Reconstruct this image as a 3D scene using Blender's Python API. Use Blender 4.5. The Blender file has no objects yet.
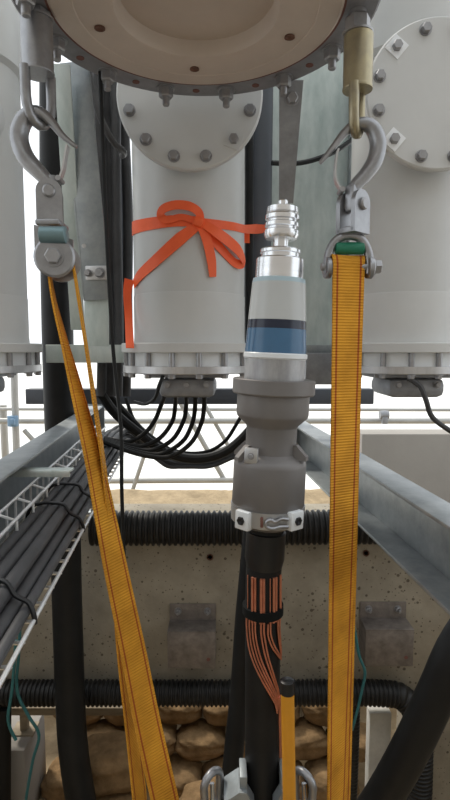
import bpy, bmesh, math, random
from mathutils import Vector, Matrix, noise

# ------------------------------------------------------------------ camera, light, exposure
CZ = 3.3                                   # eye height above the pit floor
F = 530.0                                  # focal length in pixels of a 450 x 800 frame
A = math.radians(5.4)                      # downward pitch
scene = bpy.context.scene
COL = scene.collection

cam_d = bpy.data.cameras.new('camera')
cam = bpy.data.objects.new('camera', cam_d)
COL.objects.link(cam)
cam.location = (0, 0, CZ)
cam.rotation_euler = (math.pi / 2 - A, 0, 0)
cam_d.sensor_width = 36.0
cam_d.sensor_fit = 'AUTO'
cam_d.lens = F / 800 * 36.0
cam_d.clip_start = 0.05
scene.camera = cam

world = bpy.data.worlds.new('overcast_sky')
scene.world = world
world.use_nodes = True
bg = world.node_tree.nodes['Background']
bg.inputs['Color'].default_value = (0.93, 0.97, 1.0, 1)
bg.inputs['Strength'].default_value = 1.45

sun_d = bpy.data.lights.new('sun_offscreen', 'SUN')
sun_d.energy = 2.8
sun_d.angle = math.radians(6)
sun_d.color = (1.0, 0.93, 0.82)
sun = bpy.data.objects.new('sun_offscreen', sun_d)
COL.objects.link(sun)
sun.rotation_euler = Vector((0.42, -0.50, -0.76)).to_track_quat('-Z', 'Y').to_euler()

scene.view_settings.view_transform = 'Standard'
scene.view_settings.look = 'None'
scene.view_settings.gamma = 1.0
scene.view_settings.use_curve_mapping = False
scene.view_settings.exposure = -0.1

# ------------------------------------------------------------------ helpers
R = math.radians
V = Vector


def P(px, py, Y):
    """point of the place at distance Y ahead that the given sight line passes through"""
    u = (px - 225) / F
    v = -(py - 400) / F
    dy = math.cos(A) + v * math.sin(A)
    dz = -math.sin(A) + v * math.cos(A)
    return V((u / dy * Y, Y, CZ + dz / dy * Y))


def mpp(py, Y):
    """metres per pixel there"""
    v = -(py - 400) / F
    return Y / (math.cos(A) + v * math.sin(A)) / F


def frame(zdir, xhint=(1, 0, 0)):
    z = V(zdir).normalized()
    x = V(xhint)
    x = (x - z * x.dot(z))
    if x.length < 1e-5:
        x = V((0, 1, 0)) - z * z.y
    x.normalize()
    y = z.cross(x)
    return Matrix((x, y, z)).transposed()


class MB:
    def __init__(self):
        self.v = []
        self.f = []
        self.uv = {}

    def box(self, c, s, M=None, ch=0.0):
        """box of full size s at centre c; ch = chamfer"""
        c = V(c)
        if ch <= 0:
            b = len(self.v)
            for k in (-1, 1):
                for j in (-1, 1):
                    for i in (-1, 1):
                        p = V((i * s[0] / 2, j * s[1] / 2, k * s[2] / 2))
                        self.v.append(c + (M @ p if M else p))
            self.f += [[b + i for i in q] for q in ((0, 2, 3, 1), (4, 5, 7, 6), (0, 1, 5, 4), (2, 6, 7, 3), (0, 4, 6, 2), (1, 3, 7, 5))]
            return self
        bm = bmesh.new()
        bmesh.ops.create_cube(bm, size=1.0)
        for v in bm.verts:
            v.co = V((v.co.x * s[0], v.co.y * s[1], v.co.z * s[2]))
        bmesh.ops.bevel(bm, geom=bm.edges[:], offset=ch, segments=2, profile=0.5, affect='EDGES')
        b = len(self.v)
        bm.verts.index_update()
        for v in bm.verts:
            self.v.append(c + (M @ v.co if M else v.co))
        for fa in bm.faces:
            self.f.append([b + v.index for v in fa.verts])
        bm.free()
        return self

    def lathe(self, prof, o, zdir=(0, 0, 1), n=32, xhint=(1, 0, 0), close=False):
        """profile of (r, h) along zdir from o"""
        M = frame(zdir, xhint)
        o = V(o)
        b = len(self.v)
        for (r, h) in prof:
            for k in range(n):
                t = 2 * math.pi * k / n
                self.v.append(o + M @ V((r * math.cos(t), r * math.sin(t), h)))
        m = len(prof)
        for i in range(m - 1 + (1 if close else 0)):
            i2 = (i + 1) % m
            for k in range(n):
                k2 = (k + 1) % n
                self.f.append([b + i * n + k, b + i * n + k2, b + i2 * n + k2, b + i2 * n + k])
        if not close:
            if prof[0][0] > 1e-6:
                self.f.append([b + k for k in range(n)][::-1])
            if prof[-1][0] > 1e-6:
                self.f.append([b + (m - 1) * n + k for k in range(n)])
        return self

    def tube(self, pts, rad, n=10, cap=True, flat=1.0, ref=(0.13, 0.21, 0.97)):
        pts = [V(p) for p in pts]
        b = len(self.v)
        m = len(pts)
        prev = None
        for i, p in enumerate(pts):
            t = (pts[min(i + 1, m - 1)] - pts[max(i - 1, 0)]).normalized()
            if prev is None:
                x = V(ref) - t * t.dot(V(ref))
                if x.length < 1e-3:
                    x = V((1, 0, 0)) - t * t.x
            else:
                x = prev - t * t.dot(prev)
            x.normalize()
            prev = x
            y = t.cross(x)
            r = rad[i] if isinstance(rad, (list, tuple)) else rad
            for k in range(n):
                a = 2 * math.pi * k / n
                self.v.append(p + x * (r * math.cos(a)) + y * (r * flat * math.sin(a)))
        for i in range(m - 1):
            for k in range(n):
                k2 = (k + 1) % n
                self.f.append([b + i * n + k, b + i * n + k2, b + (i + 1) * n + k2, b + (i + 1) * n + k])
        if cap:
            self.f.append([b + k for k in range(n)][::-1])
            self.f.append([b + (m - 1) * n + k for k in range(n)])
        return self

    def prism(self, outline, o, xdir, ydir, depth):
        """polygon outline in the plane xdir/ydir at o, extruded by depth along xdir x ydir (centred)"""
        x = V(xdir).normalized()
        y = V(ydir).normalized()
        z = x.cross(y)
        o = V(o)
        b = len(self.v)
        n = len(outline)
        for s in (-0.5, 0.5):
            for (a, c) in outline:
                self.v.append(o + x * a + y * c + z * (s * depth))
        self.f.append([b + k for k in range(n)][::-1])
        self.f.append([b + n + k for k in range(n)])
        for k in range(n):
            k2 = (k + 1) % n
            self.f.append([b + k, b + k2, b + n + k2, b + n + k])
        return self

    def ribbon(self, pts, cross, width, thick):
        """strap along pts; cross[i] = direction across; width float or list"""
        pts = [V(p) for p in pts]
        m = len(pts)
        b = len(self.v)
        run = 0.0
        L = []
        for i, p in enumerate(pts):
            if i:
                run += (p - pts[i - 1]).length
            L.append(run)
            t = (pts[min(i + 1, m - 1)] - pts[max(i - 1, 0)]).normalized()
            c = V(cross[i] if isinstance(cross, list) else cross)
            c = (c - t * t.dot(c)).normalized()
            nn = t.cross(c)
            w = width[i] if isinstance(width, (list, tuple)) else width
            for (a, d) in ((-.5, .5), (.5, .5), (.5, -.5), (-.5, -.5)):
                self.v.append(p + c * (a * w) + nn * (d * thick))
        us = (0, 1, 1, 0)
        for i in range(m - 1):
            for k in range(4):
                k2 = (k + 1) % 4
                self.uv[len(self.f)] = [(us[k], L[i]), (us[k2], L[i]), (us[k2], L[i + 1]), (us[k], L[i + 1])]
                self.f.append([b + i * 4 + k, b + i * 4 + k2, b + (i + 1) * 4 + k2, b + (i + 1) * 4 + k])
        self.f.append([b, b + 1, b + 2, b + 3][::-1])
        self.f.append([b + (m - 1) * 4 + k for k in range(4)])
        return self

    def build(self, name, mat, parent=None, sharp=32, smooth=True):
        me = bpy.data.meshes.new(name)
        off = wloc(parent)
        me.from_pydata([tuple(p - off) for p in self.v], [], self.f)
        if self.uv:
            ul = me.uv_layers.new(name='UVMap')
            for i, po in enumerate(me.polygons):
                if i in self.uv:
                    for li, c in zip(po.loop_indices, self.uv[i]):
                        ul.data[li].uv = c
        bm = bmesh.new()
        bm.from_mesh(me)
        bmesh.ops.recalc_face_normals(bm, faces=bm.faces)
        bm.to_mesh(me)
        bm.free()
        if smooth:
            me.polygons.foreach_set('use_smooth', [True] * len(me.polygons))
            me.set_sharp_from_angle(angle=R(sharp))
        me.materials.append(mat)
        o = bpy.data.objects.new(name, me)
        COL.objects.link(o)
        if parent:
            o.parent = parent
        return o


def wloc(o):
    p = V((0, 0, 0))
    while o is not None:
        p = p + o.location
        o = o.parent
    return p


def tag(o, label=None, cat=None, group=None, kind=None):
    if label:
        o['label'] = label
    if cat:
        o['category'] = cat
    if group:
        o['group'] = group
    if kind:
        o['kind'] = kind
    return o


def thing(name, loc, label, cat, group=None):
    o = bpy.data.objects.new(name, None)
    o.empty_display_size = 0.05
    COL.objects.link(o)
    o.location = loc
    return tag(o, label, cat, group)


def copy_tree(o, parent=None):
    c = o.copy()
    COL.objects.link(c)
    c.parent = parent
    for ch in list(o.children):
        copy_tree(ch, c)
    return c


def centred(mb, name, mat, label, cat, group=None, kind=None, sharp=32):
    """a thing that is one mesh, its origin at its base"""
    xs = [p.x for p in mb.v]
    ys = [p.y for p in mb.v]
    zs = [p.z for p in mb.v]
    c = V(((min(xs) + max(xs)) / 2, (min(ys) + max(ys)) / 2, min(zs)))
    mb.v = [p - c for p in mb.v]
    o = mb.build(name, mat, None, sharp)
    o.location = c
    return tag(o, label, cat, group, kind)


def smooth_path(pts, k=6):
    """Catmull-Rom through pts"""
    pts = [V(p) for p in pts]
    out = []
    n = len(pts)
    for i in range(n - 1):
        p0 = pts[max(i - 1, 0)]
        p1 = pts[i]
        p2 = pts[i + 1]
        p3 = pts[min(i + 2, n - 1)]
        for j in range(k):
            t = j / k
            out.append(0.5 * ((2 * p1) + (p2 - p0) * t + (2 * p0 - 5 * p1 + 4 * p2 - p3) * t * t + (3 * p1 - p0 - 3 * p2 + p3) * t ** 3))
    out.append(pts[-1])
    return out


def lerp_list(vals, k=6):
    out = []
    for i in range(len(vals) - 1):
        for j in range(k):
            out.append(vals[i] + (vals[i + 1] - vals[i]) * j / k)
    out.append(vals[-1])
    return out


# ------------------------------------------------------------------ materials
def mat(name, col, rough=0.5, metal=0.0, var=0.0, scale=8.0, bump=0.0, bscale=60.0, col2=None, spec=0.5, stretch=None):
    m = bpy.data.materials.new(name)
    m.use_nodes = True
    nt = m.node_tree
    b = nt.nodes['Principled BSDF']
    b.inputs['Roughness'].default_value = rough
    b.inputs['Metallic'].default_value = metal
    b.inputs['Specular IOR Level'].default_value = spec
    b.inputs['Base Color'].default_value = (*col, 1)
    tc = nt.nodes.new('ShaderNodeTexCoord')
    src = tc.outputs['Object']
    if stretch:
        mp = nt.nodes.new('ShaderNodeMapping')
        mp.inputs['Scale'].default_value = stretch
        nt.links.new(src, mp.inputs['Vector'])
        src = mp.outputs['Vector']
    if var > 0 or col2:
        n = nt.nodes.new('ShaderNodeTexNoise')
        n.inputs['Scale'].default_value = scale
        n.inputs['Detail'].default_value = 6
        n.inputs['Roughness'].default_value = 0.65
        nt.links.new(src, n.inputs['Vector'])
        r = nt.nodes.new('ShaderNodeValToRGB')
        c2 = col2 if col2 else tuple(c * (1 - var) for c in col)
        c1 = col if col2 else tuple(min(1, c * (1 + var)) for c in col)
        r.color_ramp.elements[0].position = 0.32
        r.color_ramp.elements[1].position = 0.68
        r.color_ramp.elements[0].color = (*c2, 1)
        r.color_ramp.elements[1].color = (*c1, 1)
        nt.links.new(n.outputs['Fac'], r.inputs['Fac'])
        nt.links.new(r.outputs['Color'], b.inputs['Base Color'])
    if bump > 0:
        n2 = nt.nodes.new('ShaderNodeTexNoise')
        n2.inputs['Scale'].default_value = bscale
        n2.inputs['Detail'].default_value = 5
        nt.links.new(src, n2.inputs['Vector'])
        bp = nt.nodes.new('ShaderNodeBump')
        bp.inputs['Strength'].default_value = bump
        bp.inputs['Distance'].default_value = 0.01
        nt.links.new(n2.outputs['Fac'], bp.inputs['Height'])
        nt.links.new(bp.outputs['Normal'], b.inputs['Normal'])
    return m


def concrete_mat(name, col, pits=True):
    m = mat(name, col, rough=0.9, var=0.22, scale=3.0, bump=0.25, bscale=70, spec=0.2)
    nt = m.node_tree
    b = nt.nodes['Principled BSDF']
    if pits:
        old = b.inputs['Base Color'].links[0].from_socket
        tc = [n for n in nt.nodes if n.type == 'TEX_COORD'][0]
        cur = old
        for (sc, rad, mul) in ((17.0, 0.15, 0.42), (34.0, 0.17, 0.55)):
            vo = nt.nodes.new('ShaderNodeTexVoronoi')
            vo.inputs['Scale'].default_value = sc
            nt.links.new(tc.outputs['Object'], vo.inputs['Vector'])
            no = nt.nodes.new('ShaderNodeTexNoise')
            no.inputs['Scale'].default_value = 4.0
            nt.links.new(tc.outputs['Object'], no.inputs['Vector'])
            ad = nt.nodes.new('ShaderNodeMath')
            ad.operation = 'MULTIPLY_ADD'
            ad.inputs[1].default_value = 0.32
            nt.links.new(no.outputs['Fac'], ad.inputs[0])
            ad.inputs[2].default_value = rad - 0.17
            lt = nt.nodes.new('ShaderNodeMath')
            lt.operation = 'LESS_THAN'
            nt.links.new(vo.outputs['Distance'], lt.inputs[0])
            nt.links.new(ad.outputs[0], lt.inputs[1])
            mx = nt.nodes.new('ShaderNodeMixRGB')
            mx.blend_type = 'MULTIPLY'
            mx.inputs['Color2'].default_value = (mul, mul * 0.95, mul * 0.9, 1)
            nt.links.new(lt.outputs[0], mx.inputs['Fac'])
            nt.links.new(cur, mx.inputs['Color1'])
            cur = mx.outputs['Color']
        nt.links.new(cur, b.inputs['Base Color'])
    return m


def webbing_mat():
    m = bpy.data.materials.new('yellow_webbing')
    m.use_nodes = True
    nt = m.node_tree
    b = nt.nodes['Principled BSDF']
    b.inputs['Roughness'].default_value = 0.75
    b.inputs['Specular IOR Level'].default_value = 0.2
    uv = nt.nodes.new('ShaderNodeUVMap')
    uv.uv_map = 'UVMap'
    sep = nt.nodes.new('ShaderNodeSeparateXYZ')
    nt.links.new(uv.outputs['UV'], sep.inputs[0])
    ramp = nt.nodes.new('ShaderNodeValToRGB')
    ramp.color_ramp.interpolation = 'LINEAR'
    yel = (0.74, 0.35, 0.035, 1)
    red = (0.42, 0.09, 0.02, 1)
    els = ramp.color_ramp.elements
    els[0].position = 0.0
    els[0].color = yel
    els[1].position = 1.0
    els[1].color = yel
    for pos, c in ((0.09, yel), (0.11, red), (0.15, red), (0.17, yel), (0.83, yel), (0.85, red), (0.89, red), (0.91, yel)):
        e = els.new(pos)
        e.color = c
    nt.links.new(sep.outputs['X'], ramp.inputs['Fac'])
    # woven ribs across the strap and grime
    sn = nt.nodes.new('ShaderNodeMath')
    sn.operation = 'MULTIPLY'
    sn.inputs[1].default_value = 2 * math.pi / 0.0085
    nt.links.new(sep.outputs['Y'], sn.inputs[0])
    s2 = nt.nodes.new('ShaderNodeMath')
    s2.operation = 'SINE'
    nt.links.new(sn.outputs[0], s2.inputs[0])
    tc = nt.nodes.new('ShaderNodeTexCoord')
    no = nt.nodes.new('ShaderNodeTexNoise')
    no.inputs['Scale'].default_value = 9
    no.inputs['Detail'].default_value = 6
    nt.links.new(tc.outputs['Object'], no.inputs['Vector'])
    r2 = nt.nodes.new('ShaderNodeValToRGB')
    r2.color_ramp.elements[0].position = 0.3
    r2.color_ramp.elements[0].color = (0.68, 0.64, 0.6, 1)
    r2.color_ramp.elements[1].position = 0.6
    r2.color_ramp.elements[1].color = (1, 1, 1, 1)
    nt.links.new(no.outputs['Fac'], r2.inputs['Fac'])
    mx = nt.nodes.new('ShaderNodeMixRGB')
    mx.blend_type = 'MULTIPLY'
    mx.inputs['Fac'].default_value = 1
    nt.links.new(ramp.outputs['Color'], mx.inputs['Color1'])
    nt.links.new(r2.outputs['Color'], mx.inputs['Color2'])
    nt.links.new(mx.outputs['Color'], b.inputs['Base Color'])
    bp = nt.nodes.new('ShaderNodeBump')
    bp.inputs['Strength'].default_value = 0.5
    bp.inputs['Distance'].default_value = 0.002
    nt.links.new(s2.outputs[0], bp.inputs['Height'])
    nt.links.new(bp.outputs['Normal'], b.inputs['Normal'])
    return m


M = {
    'paint': mat('grey_white_paint', (0.59, 0.60, 0.595), 0.42, var=0.04, scale=3),
    'paint_cover': mat('grey_white_paint_cover', (0.60, 0.605, 0.595), 0.5, var=0.04, scale=3),
    'cream': mat('cream_epoxy', (0.53, 0.45, 0.385), 0.55, var=0.06, scale=5),
    'rust': mat('brown_rust', (0.13, 0.062, 0.04), 0.85, var=0.3, scale=40),
    'gasket': mat('brown_gasket', (0.16, 0.07, 0.055), 0.8),
    'zinc': mat('galvanised_steel', (0.375, 0.40, 0.41), 0.42, 0.5, col2=(0.25, 0.28, 0.295), scale=14, bump=0.08, bscale=40),
    'zinc_sheet': mat('weathered_zinc_sheet', (0.66, 0.72, 0.70), 0.5, 0.3, col2=(0.42, 0.50, 0.485), scale=11, stretch=(1, 1, 0.35)),
    'zinc_dark': mat('dull_zinc', (0.30, 0.31, 0.33), 0.5, 0.5, var=0.15, scale=18),
    'steel': mat('forged_steel', (0.33, 0.335, 0.35), 0.38, 0.8, var=0.12, scale=25),
    'bolt': mat('bolt_steel', (0.34, 0.34, 0.35), 0.42, 0.7, var=0.1, scale=40),
    'flange_steel': mat('flange_steel', (0.27, 0.27, 0.285), 0.5, 0.5, var=0.15, scale=15),
    'gold': mat('yellow_passivated_zinc', (0.46, 0.40, 0.25), 0.36, 0.75, col2=(0.30, 0.27, 0.20), scale=12),
    'alu': mat('turned_aluminium', (0.80, 0.81, 0.83), 0.24, 1.0, var=0.05, scale=10, stretch=(1, 1, 12)),
    'alu_matt': mat('brushed_aluminium', (0.56, 0.56, 0.565), 0.42, 0.85, var=0.16, scale=16, stretch=(1, 1, .2)),
    'alu_dull': mat('dull_aluminium', (0.50, 0.50, 0.50), 0.5, 0.7, col2=(0.30, 0.30, 0.31), scale=22, stretch=(1, 1, .3)),
    'cleat': mat('cast_aluminium', (0.30, 0.33, 0.345), 0.5, 0.5, var=0.12, scale=20),
    'wire': mat('bright_zinc_wire', (0.78, 0.79, 0.80), 0.35, 0.6, var=0.08, scale=20),
    'cast': mat('grey_cast_housing', (0.185, 0.175, 0.17), 0.5, 0.25, var=0.06, scale=8),
    'silicone': mat('grey_silicone', (0.50, 0.52, 0.52), 0.22, var=0.03, scale=5),
    'silicone_rim': mat('pale_blue_silicone', (0.40, 0.52, 0.58), 0.25),
    'blue': mat('blue_insulator', (0.05, 0.135, 0.25), 0.2, var=0.12, scale=4),
    'navy': mat('navy_insulator', (0.012, 0.018, 0.04), 0.22),
    'white': mat('white_plastic', (0.75, 0.78, 0.80), 0.4),
    'black': mat('black_rubber', (0.010, 0.0105, 0.012), 0.42, var=0.2, scale=20),
    'tape': mat('black_cloth_tape', (0.008, 0.009, 0.009), 0.85, spec=0.15),
    'cable': mat('black_cable_sheath', (0.012, 0.0125, 0.013), 0.5, var=0.25, scale=9, spec=0.25),
    'cable_dusty': mat('dusty_cable_sheath', (0.055, 0.055, 0.058), 0.55, var=0.25, scale=10, spec=0.4),
    'conduit': mat('black_corrugated_plastic', (0.016, 0.0155, 0.015), 0.5, var=0.35, scale=14, spec=0.4),
    'slate': mat('dark_grey_paint', (0.085, 0.095, 0.115), 0.5, var=0.1, scale=5),
    'copper': mat('copper', (0.62, 0.25, 0.155), 0.42, 0.75, var=0.15, scale=40),
    'orange': mat('orange_tape', (1.0, 0.13, 0.03), 0.5, var=0.08, scale=20),
    'yellow': mat('yellow_glassfibre', (0.66, 0.29, 0.02), 0.45, var=0.08, scale=10),
    'web': webbing_mat(),
    'green': mat('green_sleeve', (0.01, 0.17, 0.095), 0.5),
    'teal_grey': mat('grey_teal_sleeve', (0.16, 0.25, 0.27), 0.35, 0.3),
    'teal': mat('teal_sheath', (0.03, 0.15, 0.16), 0.5),
    'concrete': concrete_mat('pitted_concrete', (0.325, 0.29, 0.23)),
    'concrete_pale': concrete_mat('pale_concrete', (0.56, 0.55, 0.51), False),
    'concrete_block': mat('smooth_concrete', (0.33, 0.31, 0.285), 0.9, var=0.07, scale=2, bump=0.1, spec=0.2),
    'bracket': mat('stained_steel', (0.27, 0.24, 0.22), 0.5, 0.45, col2=(0.15, 0.13, 0.118), scale=16),
    'sand': mat('sand', (0.40, 0.31, 0.20), 0.95, var=0.25, scale=7, bump=0.8, bscale=30, spec=0.1),
    'far': mat('pale_gravel', (0.82, 0.82, 0.80), 0.95, var=0.05, scale=1, spec=0.1),
    'burlap': mat('burlap', (0.23, 0.148, 0.076), 0.95, var=0.32, scale=9, bump=0.9, bscale=22, spec=0.1),
    'scaf': mat('pale_scaffold_tube', (0.40, 0.40, 0.385), 0.5, 0.2, var=0.08, scale=6),
    'bluec': mat('blue_coupler', (0.16, 0.27, 0.40), 0.5),
    'tag': mat('white_tag', (0.88, 0.90, 0.92), 0.5),
    'wood': mat('weathered_timber', (0.30, 0.25, 0.18), 0.85, var=0.25, scale=12, stretch=(.2, 1, 1)),
}


def hexbolt(mb, o, d, af, h, washer=True, stud=0.0):
    """hex head of width af and height h on axis d at o, with a washer and perhaps a stud end"""
    o = V(o)
    d = V(d).normalized()
    r = af / math.sqrt(3)
    z = 0.0
    if washer:
        mb.lathe([(af * 0.72, 0), (af * 0.72, af * 0.10)], o, d, 16)
        z = af * 0.10
    mb.lathe([(r, z), (r, z + h * 0.85), (r * 0.86, z + h)], o, d, 6)
    if stud:
        mb.lathe([(af * 0.28, z + h), (af * 0.28, z + h + stud), (af * 0.22, z + h + stud * 1.15)], o, d, 12)
    return mb


# ------------------------------------------------------------------ the setting
WY = 3.3                                     # front face of the concrete wall
z_top = P(225, 516, WY).z
z_bot = P(225, 694, WY).z
wall = MB().box((0.0, WY + 0.14, (z_top + z_bot) / 2), (5.0, 0.28, z_top - z_bot), ch=0.008).build('wall_back', M['concrete'])
tag(wall, 'pitted concrete pit wall behind the hanging cable', None, kind='structure')
# formwork tie holes and the cast joint of the wall
for (px, py) in ((210, 557), (366, 553)):
    c = P(px, py, WY)
    MB().lathe([(0.021, 0.0), (0.0215, 0.006), (0.016, 0.007), (0.010, -0.012), (0.0, -0.013)], c, (0, -1, 0), 14).build('tie_hole', M['rust'], wall)
pier = MB().box((1.87, WY + 0.16, z_bot / 2), (1.25, 0.30, z_bot - 0.002)).build('wall_pier', M['concrete'])
tag(pier, 'dark concrete pier carrying the wall end', None, kind='structure')
pier2 = MB().box((-2.17, WY + 0.16, z_bot / 2), (0.655, 0.30, z_bot - 0.002)).build('wall_pier', M['concrete'])
tag(pier2, 'dark concrete pier carrying the wall end', None, kind='structure')

# pit floor, near pit walls
fl = MB().box((0, 1.6, -0.1), (5.0, 6.0, 0.2)).build('floor', M['sand'])
tag(fl, kind='structure')
for nm, c, s in (('wall_left', (-2.62, 1.0, z_top / 2), (0.24, 4.8, z_top)), ('wall_right', (2.62, 1.0, z_top / 2), (0.24, 4.8, z_top)),
                 ('wall_front', (0, -1.52, z_top / 2), (5.48, 0.24, z_top))):
    tag(MB().box(c, s).build(nm, M['concrete']), kind='structure')


def terrain(name, xs, ys, fz, m):
    mb = MB()
    for y in ys:
        for x in xs:
            mb.v.append(V((x, y, fz(x, y))))
    n = len(xs)
    for j in range(len(ys) - 1):
        for i in range(n - 1):
            mb.f.append([j * n + i, j * n + i + 1, (j + 1) * n + i + 1, (j + 1) * n + i])
    return mb.build(name, m, None, 80)


crest = P(225, 489, 5.4).z


def bank_z(x, y):
    n = 0.05 * noise.noise(V((x * 1.7, y * 1.7, 0.3))) + 0.02 * noise.noise(V((x * 6, y * 6, 5)))
    if y < 3.02:
        return 0.10 * max(0.0, (y - 2.86) / 0.16) - 0.02 + 0.2 * n
    elif y < 4.25:
        b = 0.08
        n *= 0.5
    elif y < 4.9:
        b = 0.08 + (y - 4.25) / 0.65 * (crest - 0.28)
    elif y < 5.4:
        b = crest - 0.20 + (y - 4.9) / 0.5 * 0.20
    else:
        b = crest - (y - 5.4) * 0.35
    return b + n


bank = terrain('sand_bank', [-4 + i * 0.1 for i in range(81)], [3.64 + j * 0.06 for j in range(60)], bank_z, M['sand'])
mound = terrain('sand_mound', [-1.8 + i * 0.1 for i in range(31)], [2.86 + j * 0.06 for j in range(14)], bank_z, M['sand'])
tag(mound, kind='structure')
tag(bank, kind='structure')
far = terrain('ground', [-60 + 8 * i for i in range(16)], [6.9 + 6 * j for j in range(20)], lambda x, y: 0.75, M['far'])
tag(far, kind='structure')

# added unseen wall that shades the bay, and the paved ground round the pit
shade_wall = MB().box((0, -4.2, 4.5), (16, 0.3, 9.0)).build('wall_shade_added', M['concrete_block'])  # not part of the place, added behind the camera to block sky light
tag(shade_wall, kind='structure')
apron = MB().box((0, -2.9, 2.0), (16, 2.5, 0.3)).build('ground_apron', M['concrete_block'])
tag(apron, kind='structure')
for sx in (-1, 1):
    tag(MB().box((sx * 5.4, 1.0, 2.0), (5.2, 5.3, 0.3)).build('ground_apron', M['concrete_block']), kind='structure')

# ------------------------------------------------------------------ tank flange overhead
FX, FY, FZ = -0.08, 1.6, CZ + 0.95
tank = thing('tank_flange', (FX, FY, FZ), 'cream-faced tank flange with a wide round opening, seen from below', 'flange')
o = (FX, FY, FZ)
MB().lathe([(0.405, 0.0), (0.412, 0.004), (0.412, 0.05), (0.22, 0.05)][::-1] + [(0.405, 0.0), (0.345, 0.0), (0.342, 0.002), (0.243, 0.002), (0.234, 0.005), (0.226, 0.02), (0.214, 0.12), (0.20, 0.30), (0.18, 0.60), (0.17, 0.90), (0.0, 0.92)], o, (0, 0, 1), 96).build('insulator_disc', M['cream'], tank, 25)
MB().lathe([(0.412, 0.004), (0.4185, 0.004), (0.4185, 0.03), (0.412, 0.03)], o, (0, 0, 1), 96, close=True).build('gasket', M['gasket'], tank)
MB().lathe([(0.419, 0.006), (0.505, 0.006), (0.512, 0.012), (0.512, 0.055), (0.505, 0.06), (0.419, 0.06)], o, (0, 0, 1), 96, close=True).build('flange_ring', M['flange_steel'], tank)
MB().lathe([(0.40, 0.06), (0.40, 1.7), (0.41, 1.75), (0.0, 1.75)], o, (0, 0, 1), 64).build('tank_shell', M['paint'], tank)
for k in range(5):
    t = R(22.5 + 72 * k)
    c = V((FX + 0.30 * math.cos(t), FY + 0.30 * math.sin(t), FZ))
    MB().lathe([(0.016, 0.0015), (0.0165, -0.0015), (0.012, -0.002), (0.009, 0.0), (0.0, 0.001)], c, (0, 0, 1), 14).build('bolt_hole', M['rust'], tank)
for k in range(26):
    t = R(79.5 + 360 / 26 * k)
    c = V((FX + 0.463 * math.cos(t), FY + 0.463 * math.sin(t), FZ + 0.006))
    if k == 20:
        continue                                  # the brass-coloured lifting eye is screwed on here
    if k % 2 == 0:
        mb = hexbolt(MB(), c, (0, 0, -1), 0.046, 0.030, True, 0.024)
        mb.build('flange_nut', M['bolt'], tank)
    else:
        MB().lathe([(0.013, 0.0), (0.013, -0.002), (0.0, -0.002)], c, (0, 0, 1), 12).build('bolt_hole', M['gasket'], tank)

# ------------------------------------------------------------------ switchgear cylinders behind
CY = 2.5
ZF = CZ                                       # eye height passes the base flange


def switchgear():
    X = -0.165
    t = thing('switchgear_cylinder', (X, CY, ZF - 0.16), 'grey-white switchgear cylinder with orange tape tied round it', 'cylinder')
    o = V((X, CY, ZF))
    MB().lathe([(0.254, 0.03), (0.254, 2.2), (0.0, 2.2)], o, (0, 0, 1), 72).build('body', M['paint'], t)
    # weld skirt and top plate of the base flange
    MB().lathe([(0.259, 0.028), (0.256, 0.06), (0.256, 0.24), (0.2545, 0.245), (0.2, 0.245), (0.2, 0.028)], o, (0, 0, 1), 72, close=True).build('weld_skirt', M['paint_cover'], t)
    MB().lathe([(0.312, -0.012), (0.315, -0.009), (0.315, 0.027), (0.312, 0.030), (0.1, 0.030), (0.1, -0.012)], o, (0, 0, 1), 72, close=True).build('base_flange', M['paint_cover'], t)
    MB().lathe([(0.285, -0.012), (0.285, -0.070), (0.1, -0.070), (0.1, -0.012)], o, (0, 0, 1), 72, close=True).build('spacer_ring', M['white'], t)
    bp = MB().lathe([(0.309, -0.070), (0.309, -0.1), (0.306, -0.103), (0.1, -0.103), (0.1, -0.070)], o, (0, 0, 1), 72, close=True).build('bottom_plate', M['alu_matt'], t)
    for k in range(16):
        a = R(11.25 + 22.5 * k)
        c = o + V((0.294 * math.cos(a), 0.294 * math.sin(a), -0.070))
        MB().lathe([(0.012, 0.0), (0.012, 0.058)], c, (0, 0, 1), 10).build('stud', M['bolt'], t)
        hexbolt(MB(), o + V((0.294 * math.cos(a), 0.294 * math.sin(a), -0.103)), (0, 0, -1), 0.026, 0.016, True).build('plate_nut', M['bolt'], t)
    zd = P(225, 30, 2.2).z - CZ
    MB().lathe([(0.254, zd - 0.02), (0.275, zd), (0.275, zd + 0.6)], o, (0, 0, 1), 72).build('upper_drum', M['paint'], t)
    # gland casting under the plate
    hub = MB().box(o + V((0.0, -0.06, -0.165)), (0.25, 0.30, 0.085), ch=0.03).build('gland_box', M['zinc_dark'], t)
    MB().box(o + V((0.0, -0.06, -0.112)), (0.36, 0.26, 0.020), ch=0.004).build('gland_plate', M['zinc_dark'], t)
    for dx in (-0.085, 0.0, 0.085):
        hexbolt(MB(), o + V((dx, -0.212, -0.15)), (0, -1, 0), 0.022, 0.012).build('bolt', M['bolt'], hub)
    # cover nozzle on the front
    c = o + V((0, -0.30, 0)) + V((0, 0, P(225, 90, 2.2).z - CZ - 0.030))
    MB().lathe([(0.235, 0.0), (0.235, -0.22)], c, (0, -1, 0), 64).build('nozzle', M['paint'], t)
    cov = MB().lathe([(0.282, 0.0), (0.286, 0.004), (0.286, 0.030), (0.280, 0.036), (0.0, 0.036)], c, (0, -1, 0), 72).build('cover', M['paint_cover'], t)
    for k in range(12):
        a = R(15 + 30 * k)
        b = c + V((0.243 * math.cos(a), -0.036, 0.243 * math.sin(a)))
        hexbolt(MB(), b, (0, -1, 0), 0.034, 0.020).build('cover_bolt', M['bolt'], cov)
    return t, c


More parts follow.
